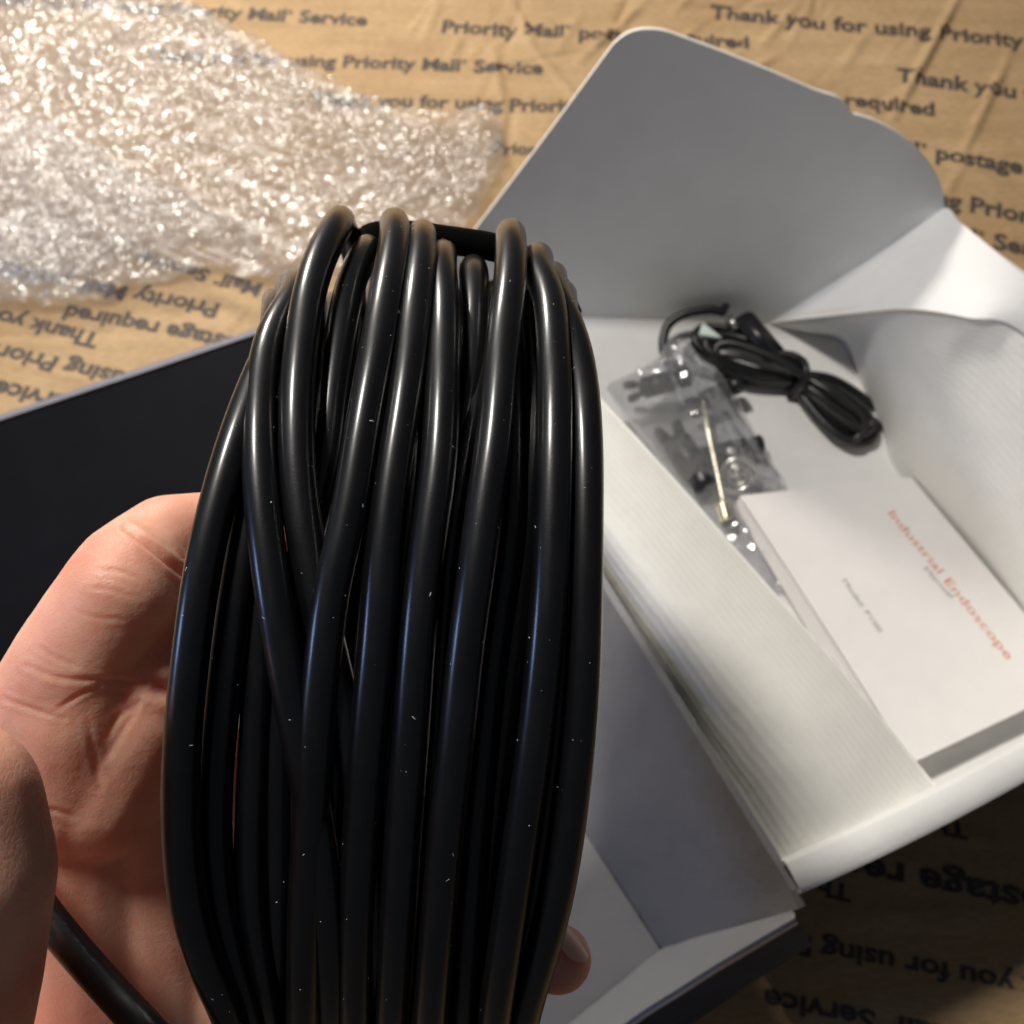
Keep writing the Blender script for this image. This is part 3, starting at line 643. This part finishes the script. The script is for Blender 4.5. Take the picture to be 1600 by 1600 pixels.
G2 = G[::2, ::2].copy(); G2[..., 2] = np.maximum(1.0, 2.0 + 2.0 * np.sin(G2[..., 0] / 5.1 + np.sin(G2[..., 1] / 3.7) * 2) + 1.5 * np.cos(G2[..., 1] / 4.3 + G2[..., 0] / 9)); bf_ = film_obj("backing_film", G2); bf_.data.materials[0] = M_BACK
# the part of the sheet folded back over itself at the lower left
ft = [(-90, 196), (0, 224), (70, 240), (130, 264), (180, 296), (235, 334), (290, 366), (340, 394), (420, 420)]
fb = [(-90, 500), (0, 474), (80, 470), (150, 462), (215, 440), (265, 430), (330, 420), (420, 440)]
ff = film_obj("folded_film", wrap_film(ft, fb, 110, 190, 15.0, 16.0, 4.0)); ff.data.materials[0] = M_FOLD

# ------------------------------------------------------------------ coil of black cable
coil = empty("cable_coil", Q(600, 1500, 205)); tag(coil, "thick coil of glossy black cable held in the hand", "cable coil")
D = 5.6; YC, A_, DC, B_ = -22.0, 80.0, 205.0, 57.0; ALOW = 98.0
def ring_pt(t, x, dl_):
    """t: angle round the hank (0 top, 90 front); x: frame column; dl_: how deep below the outer layer"""
    yc = YC + ((A_ if math.cos(t) > 0 else ALOW) - dl_) * math.cos(t); d = DC - (B_ - dl_) * math.sin(t)
    return CAM + FW * d + UP * yc, d
def ring_y(t, dl_):
    yc = YC + (A_ - dl_) * math.cos(t); d = DC - (B_ - dl_) * math.sin(t); return 800 - FPX * yc / d
def make_loop(pts, dtop, dfront, dbot=None, x_back=None, n=150, name="cable_loop", r=D / 2):
    """pts: (y, x) of the strand down the front of the hank"""
    dbot = dfront if dbot is None else dbot
    pts = sorted(pts); ys_ = np.array([p_[0] for p_ in pts], float); xs_ = np.array([p_[1] for p_ in pts], float)
    cs = smooth_curve(np.stack([ys_, xs_], 1), 120); path = []
    xt, xb = xs_[0], xs_[-1]
    ts = np.linspace(-0.5 * math.pi, 1.5 * math.pi, n, endpoint=False)
    ph = random.uniform(0, 6)
    for t_ in ts:
        s_ = math.sin(t_); c_ = math.cos(t_)
        if s_ >= 0: dl_ = dfront * s_ ** 1.0 + (dtop if c_ > 0 else dbot) * (1 - s_)
        else: dl_ = (dtop * (1 + c_) / 2 + dbot * (1 - c_) / 2)
        base_, d = ring_pt(t_, 0, dl_); y_ = 800 - FPX * ((base_ - CAM) @ UP) / d
        if s_ >= 0.0:
            x_ = np.interp(y_, cs[:, 0], cs[:, 1]); X_ = (x_ - 800) * d / FPX
        else:
            w_ = (1 - c_) / 2; w_ = w_ * w_ * (3 - 2 * w_)
            X_ = ((xt - 800) * (1 - w_) + (xb - 800) * w_) * DC / FPX + 2.0 * math.sin(t_ * 2 + ph) * abs(s_)
        path.append(base_ + RT * X_)
    path = np.array(path); so = random.uniform(0, 50)
    for i_ in range(n):                       # small kinks and waviness of a real cable
        a_ = 2 * math.pi * i_ / n; v_ = Vector((math.cos(a_) * 1.6, math.sin(a_) * 1.6, so))
        path[i_] += RT * 0.9 * noise.noise(v_) + FW * 0.5 * noise.noise(v_ + Vector((9, 2, 4)))
    for _ in range(3): path = 0.25 * np.roll(path, 1, 0) + 0.5 * path + 0.25 * np.roll(path, -1, 0)
    LOOPS.append(path)
    return tube(name, path, r, M_CABLE, coil, 22, True, rfn=lambda u_: 1.0 + 0.028 * math.sin(u_ * 12.566 + so) + 0.018 * math.sin(u_ * 43.98 + so * 2))
LOOPS = []
loops = [
    # outer left
    ([(440, 462), (500, 442), (550, 421), (600, 401), (720, 359), (830, 328), (900, 312), (1000, 298), (1150, 283), (1300, 281), (1400, 290), (1500, 316), (1600, 365)], 17.0, 1.5, 5.0),
    ([(460, 462), (520, 425), (589, 411), (680, 408), (733, 409), (790, 414), (850, 421), (950, 434), (1025, 447), (1150, 468), (1250, 486), (1400, 505), (1600, 520)], 16.0, 1.0, 9.0),
    ([(342, 534), (365, 524), (396, 507), (440, 490), (492, 477), (589, 464), (685, 463), (780, 470), (830, 478), (920, 495), (1000, 513), (1150, 545), (1300, 575), (1600, 600)], -0.6, 3.0, 11.0),
    ([(383, 577), (430, 550), (480, 537), (560, 523), (650, 515), (720, 510), (900, 470), (1100, 440), (1600, 430)], 4.6, 9.5, 9.0),
    ([(350, 615), (385, 612), (444, 603), (540, 589), (637, 572), (733, 557), (830, 543), (900, 524), (1000, 510), (1150, 496), (1300, 486), (1450, 476), (1600, 472)], 0.4, 0.6, 0.0),
    ([(370, 657), (444, 650), (540, 642), (637, 630), (733, 614), (830, 601), (1000, 588), (1150, 574), (1300, 565), (1450, 558), (1600, 555)], 2.8, 1.8, 1.0),
    ([(412, 692), (492, 695), (589, 692), (685, 691), (781, 685), (800, 680), (900, 668), (1000, 657), (1150, 645), (1300, 630), (1450, 617), (1600, 604)], 7.6, 2.0, 1.0),
    ([(424, 738), (480, 741), (540, 741), (600, 736), (700, 722), (900, 690), (1600, 640)], 9.2, 9.0, 8.0),
    ([(370, 797), (430, 798), (492, 793), (589, 783), (685, 774), (781, 757), (900, 741), (1000, 727), (1150, 714), (1300, 696), (1450, 682), (1600, 669)], 3.0, 0.6, 0.5),
    ([(440, 822), (520, 826), (600, 833), (700, 830), (800, 822), (1000, 806), (1300, 770), (1600, 730)], 11.0, 8.5, 7.0),
    ([(424, 842), (450, 855), (492, 864), (589, 868), (685, 867), (781, 864), (900, 858), (1000, 850), (1150, 835), (1300, 814), (1450, 794), (1600, 774)], 8.5, 1.6, 1.5),
    ([(455, 862), (500, 882), (540, 896), (600, 908), (700, 916), (800, 918), (950, 918), (1100, 912), (1250, 897), (1400, 875), (1500, 849), (1600, 820)], 12.6, 3.6, 4.0),
    ([(520, 455), (700, 410), (790, 394), (880, 380), (980, 364), (1100, 348), (1250, 335), (1370, 338), (1470, 354), (1600, 395)], 14.0, 6.0, 5.5),
    ([(520, 480), (800, 420), (1000, 412), (1200, 399), (1350, 394), (1450, 401), (1600, 428)], 15.0, 8.0, 6.5),
    ([(480, 800), (800, 800), (1000, 772), (1200, 752), (1400, 735), (1600, 722)], 15.0, 6.6, 3.0),
    ([(540, 880), (800, 890), (1000, 884), (1200, 866), (1400, 838), (1600, 796)], 16.0, 7.5, 6.0),
    ([(500, 600), (800, 560), (1100, 530), (1600, 515)], 14.0, 7.5, 6.0),
    ([(500, 660), (800, 640), (1100, 615), (1600, 580)], 14.5, 8.0, 6.5),
    ([(520, 560), (800, 500), (1100, 470), (1600, 455)], 16.0, 10.5, 8.5),
    ([(480, 770), (800, 715), (1100, 690), (1600, 640)], 15.5, 8.0, 6.5),
    ([(560, 430), (800, 360), (1000, 330), (1300, 312), (1600, 380)], 17.0, 9.0, 9.0),
    ([(520, 520), (800, 470), (1100, 520), (1600, 560)], 17.0, 13.0, 11.0),
    ([(520, 700), (800, 750), (1100, 800), (1600, 760)], 17.0, 13.0, 12.0),
]
for pts, dt_, df_, db_ in loops: make_loop(pts, dt_, df_, db_)
# the loose end running off over the palm
tail = smooth_curve([Q(-60, 1270, 178), Q(20, 1360, 172), Q(92, 1455, 166), Q(170, 1545, 162), Q(250, 1628, 158), Q(340, 1720, 160)], 50)
tube("cable_tail", tail, D / 2, M_CABLE, coil, 22)
# fuzzy tie strap across the top, behind the first loops
def ribbon(name, path, w, th, mat, parent, updir):
    p_ = np.array(path); T = np.gradient(p_, axis=0); T /= np.linalg.norm(T, axis=1, keepdims=True)
    sd = np.array(updir, float)[None] - T * (T @ np.array(updir, float))[:, None]; sd /= np.linalg.norm(sd, axis=1, keepdims=True)
    nn = np.cross(T, sd); rows_ = []
    for a_, b_ in [(-.5, -.5), (-.55, 0), (-.5, .5), (0, .6), (.5, .5), (.55, 0), (.5, -.5), (0, -.6)]: rows_.append(p_ + sd * w * a_ + nn * th * b_)
    G_ = np.array(rows_ + [rows_[0]]); return mesh_obj(name, G_.reshape(-1, 3), grid_faces(len(G_), len(p_)), mat, parent)
sp = smooth_curve([Q(556, 392, 214), Q(580, 372, 207), Q(625, 366, 203), Q(700, 375, 201), Q(780, 389, 200), Q(830, 415, 201), Q(872, 452, 205), Q(895, 500, 214)], 60)
ribbon("tie_strap", sp, 5.4, 1.6, M_STRAP, coil, UP * 0.8 - FW * 0.6)
# dust and lint on the jacket
dv, df = [], []
for k in range(330):
    lp = LOOPS[random.choice([0, 1, 2, 2, 3, 4, 4, 5, 6, 8, 10, 11, 12])]
    i = random.randrange(40, 105); c = lp[i]; tt = lp[(i + 1) % len(lp)] - lp[i - 1]; tt /= np.linalg.norm(tt)
    vw = CAM - c; vw -= tt * (vw @ tt); vw /= np.linalg.norm(vw); sd = np.cross(tt, vw); a_ = random.uniform(-1.2, 1.2)
    nrm = vw * math.cos(a_) + sd * math.sin(a_); q = c + nrm * (D / 2 + 0.03); e1 = np.cross(nrm, tt); th = random.uniform(0, 6.28)
    ex = tt * math.cos(th) + e1 * math.sin(th); ey = np.cross(nrm, ex)
    ln = random.choice([0.03, 0.04, 0.05, 0.06, 0.08, 0.09, 0.11, 0.13, 0.16, 0.34]); wd = random.uniform(0.03, 0.085); b0 = len(dv)
    for (a1_, b1_, h_) in ((-ln, -wd * .6, 0), (ln, -wd, 0), (ln * .8, wd, 0), (-ln * .9, wd * .8, 0), (0, 0, wd)):
        dv.append(q + ex * a1_ + ey * b1_ + nrm * h_)
    for m_ in range(4): df.append([b0 + m_, b0 + (m_ + 1) % 4, b0 + 4])
o = mesh_obj("dust", dv, df, M_DUST, coil, False); o["kind"] = "stuff"

# ------------------------------------------------------------------ the hand: one continuous skin
def blob(bm, p0, p1, r0, r1, n=14, seg=20):
    p0 = np.array(p0); p1 = np.array(p1); a, b, c = frame_from(p1 - p0); L = np.linalg.norm(p1 - p0)
    prof = [(-r0 * math.cos(q), r0 * math.sin(q)) for q in np.linspace(0.06, math.pi / 2, 7)]
    prof += [(L * k / 5, r0 + (r1 - r0) * k / 5) for k in range(1, 5)]
    prof += [(L + r1 * math.sin(q), r1 * math.cos(q)) for q in np.linspace(0, math.pi / 2 - 0.06, 7)]
    R_ = []
    for h, rr_ in prof:
        R_.append([bm.verts.new(Vector(p0 + a * h + rr_ * (math.cos(t_) * b + math.sin(t_) * c))) for t_ in np.linspace(0, 2 * math.pi, seg, endpoint=False)])
    for i in range(len(R_) - 1):
        for k in range(seg): bm.faces.new([R_[i][k], R_[i][(k + 1) % seg], R_[i + 1][(k + 1) % seg], R_[i + 1][k]])
    bm.faces.new(R_[0][::-1]); bm.faces.new(R_[-1])
bm = bmesh.new()
def chain(pts):
    for (x0, y0, d0, r0), (x1, y1, d1, r1) in zip(pts[:-1], pts[1:]): blob(bm, Q(x0, y0, d0), Q(x1, y1, d1), r0, r1)
# index finger: knuckle, bent middle joint, then away behind the coil
chain([(60, 1150, 190, 12.5), (120, 1035, 186, 11.6), (190, 925, 184, 10.8), (204, 900, 186, 10.4)])
chain([(206, 890, 191, 9.8), (262, 846, 198, 9.3), (340, 832, 206, 8.6), (470, 835, 216, 8.2), (600, 850, 221, 7.6), (690, 872, 221, 6.6)])
# middle, ring and little finger inside the hank
chain([(180, 1120, 202, 12.0), (330, 1020, 210, 9.8), (500, 1000, 219, 9.2), (680, 1015, 222, 8.4), (770, 1040, 218, 7.2)])
chain([(180, 1290, 204, 12.0), (340, 1210, 212, 9.6), (520, 1200, 220, 9.0), (700, 1225, 222, 8.2), (800, 1260, 216, 7.0)])
chain([(190, 1450, 208, 11.5), (360, 1420, 214, 9.0), (560, 1440, 218, 8.4), (740, 1470, 214, 7.6), (872, 1498, 204, 6.9)])
# palm and heel: a rounded mass falling away towards the wrist
chain([(232, 925, 190, 10.6), (252, 1005, 193, 10.6), (225, 1110, 194, 12.5), (150, 1230, 196, 14.5)])
chain([(150, 1000, 187, 11.5), (110, 1110, 189, 13.5), (90, 1230, 194, 15.0)])
chain([(290, 985, 203, 10.0), (285, 1090, 204, 11.5), (270, 1200, 206, 13.0)])
chain([(70, 1190, 194, 15.0), (115, 1340, 202, 15.5), (145, 1560, 212, 17.0), (140, 1850, 220, 21.0)])
chain([(170, 1160, 198, 14.0), (215, 1310, 208, 14.5), (250, 1560, 218, 16.5), (230, 1850, 226, 21.0)])
chain([(275, 1200, 208, 13.0), (320, 1420, 218, 13.5), (340, 1640, 222, 15.0), (300, 1880, 228, 20.0)])
chain([(140, 1850, 222, 23.0), (60, 2150, 236, 26.0)]); chain([(260, 1870, 228, 22.0), (140, 2150, 240, 25.0)])
# thumb in the foreground
chain([(-86, 1268, 139, 12.8), (-70, 1370, 139, 13.2), (-90, 1520, 142, 13.4), (-120, 1680, 150, 14.0), (-60, 1860, 180, 18.0), (60, 1940, 215, 22.0)])
me = bpy.data.meshes.new("h")
for v in bm.verts: v.co *= S
bm.to_mesh(me); bm.free()
tmp = bpy.data.objects.new("h", me); C0.objects.link(tmp)
md = tmp.modifiers.new("r", 'REMESH'); md.mode = 'VOXEL'; md.voxel_size = 0.00052; md.adaptivity = 0
ms = tmp.modifiers.new("s", 'SMOOTH'); ms.factor = 0.5; ms.iterations = 42
dg = bpy.context.evaluated_depsgraph_get(); dg.update()
hm = bpy.data.meshes.new_from_object(tmp.evaluated_get(dg)); bpy.data.objects.remove(tmp)
nv = len(hm.vertices); co = np.empty(nv * 3); hm.vertices.foreach_get("co", co); co = co.reshape(-1, 3) / S
nr = np.empty(nv * 3); hm.vertex_normals.foreach_get("vector", nr); nr = nr.reshape(-1, 3)
vv = co - CAM; dz = vv @ FW; sx = 800 + FPX * (vv @ RT) / dz; sy = 800 - FPX * (vv @ UP) / dz
front = np.sum(nr * -vv, axis=1) > 0
disp = np.zeros(nv)
def crease(pts, depth, w, dmin=0, dmax=400):
    global disp
    pts = smooth_curve(np.array(pts, float), 30); best = np.full(nv, 1e9); tt_ = np.zeros(nv)
    for i in range(29):
        a_, b_ = pts[i], pts[i + 1]; d_ = b_ - a_; L2 = d_ @ d_
        t_ = np.clip(((sx - a_[0]) * d_[0] + (sy - a_[1]) * d_[1]) / L2, 0, 1)
        q_ = np.hypot(sx - a_[0] - t_ * d_[0], sy - a_[1] - t_ * d_[1]); m_ = q_ < best; best[m_] = q_[m_]; tt_[m_] = (i + t_[m_]) / 29
    ok = front & (dz > dmin) & (dz < dmax)
    disp += np.where(ok, -depth * np.exp(-(best / w) ** 2) * np.sin(np.pi * np.clip(tt_, 0.04, 0.96)) ** 0.7 + 0.3 * depth * np.exp(-((best - 2.2 * w) / (1.2 * w)) ** 2), 0)
for c_, dp, w in [
        ([(196, 826), (232, 852), (268, 882), (300, 910)], 1.5, 7), ([(150, 890), (185, 892), (222, 906)], 0.35, 5), ([(135, 918), (175, 922), (214, 935)], 0.3, 5),
        ([(120, 955), (150, 965), (190, 968)], 0.28, 5), 
        ([(55, 1008), (90, 1030), (120, 1040)], 0.35, 5), ([(40, 1040), (95, 1060), (160, 1062), (225, 1066)], 0.55, 6), ([(170, 1064), (125, 1085), (84, 1112)], 0.5, 5),
        ([(5, 1092), (50, 1108), (100, 1124)], 0.55, 5),
        ([(138, 1130), (146, 1175), (156, 1232)], 0.45, 7), ([(170, 1150), (185, 1120), (215, 1098)], 0.4, 6), ([(64, 1265), (90, 1268), (115, 1276)], 0.5, 6),
        ([(225, 1080), (205, 1120), (165, 1185)], 0.35, 7), ([(236, 1066), (258, 1078), (285, 1082)], 1.6, 16)]:
    crease(c_, dp * (0.5 if dp < 0.6 else 0.85), w * 0.7, 160, 240)
for i in range(nv):
    if front[i] and 160 < dz[i] < 230 and sx[i] < 320 and sy[i] < 1300:
        disp[i] += 0.16 * noise.noise(Vector(co[i]) * 0.16) + 0.035 * noise.noise(Vector(co[i]) * 0.7)
co = co + nr * disp[:, None]
hm.vertices.foreach_set("co", (co * S).ravel()); hm.update()
hm.polygons.foreach_set("use_smooth", np.ones(len(hm.polygons), bool)); hm.materials.clear(); hm.materials.append(M_SKIN); hm.name = "person"
hand = bpy.data.objects.new("person", hm); C0.objects.link(hand)
tag(hand, "bare hand reaching in from the left, its fingers through the black coil", "person")
# nail of the finger that shows beside the coil
nc_, nx_ = Q(893, 1472, 200.5), None
nn_ = RT * 0.72 + UP * 0.62 - FW * 0.30; nn_ /= np.linalg.norm(nn_); nt1 = RT * 0.62 - UP * 0.78; nt1 -= nn_ * (nt1 @ nn_); nt1 /= np.linalg.norm(nt1); nt2 = np.cross(nn_, nt1)
NV, NF = [], []
for i in range(9):
    for k in range(18):
        r_ = i / 8; t_ = 2 * math.pi * k / 18; a_, b_ = r_ * math.cos(t_), r_ * math.sin(t_)
        NV.append(nc_ + nt1 * 4.6 * a_ + nt2 * 3.8 * b_ + nn_ * (1.0 - 1.5 * b_ * b_ - 0.5 * a_ * a_))
for i in range(8):
    for k in range(18): NF.append([i * 18 + k, i * 18 + (k + 1) % 18, (i + 1) * 18 + (k + 1) % 18, (i + 1) * 18 + k])
mesh_obj("fingernail", NV, NF, simple("nail", (0.78, 0.46, 0.36), 0.4, var=0.05, scale=300), hand)
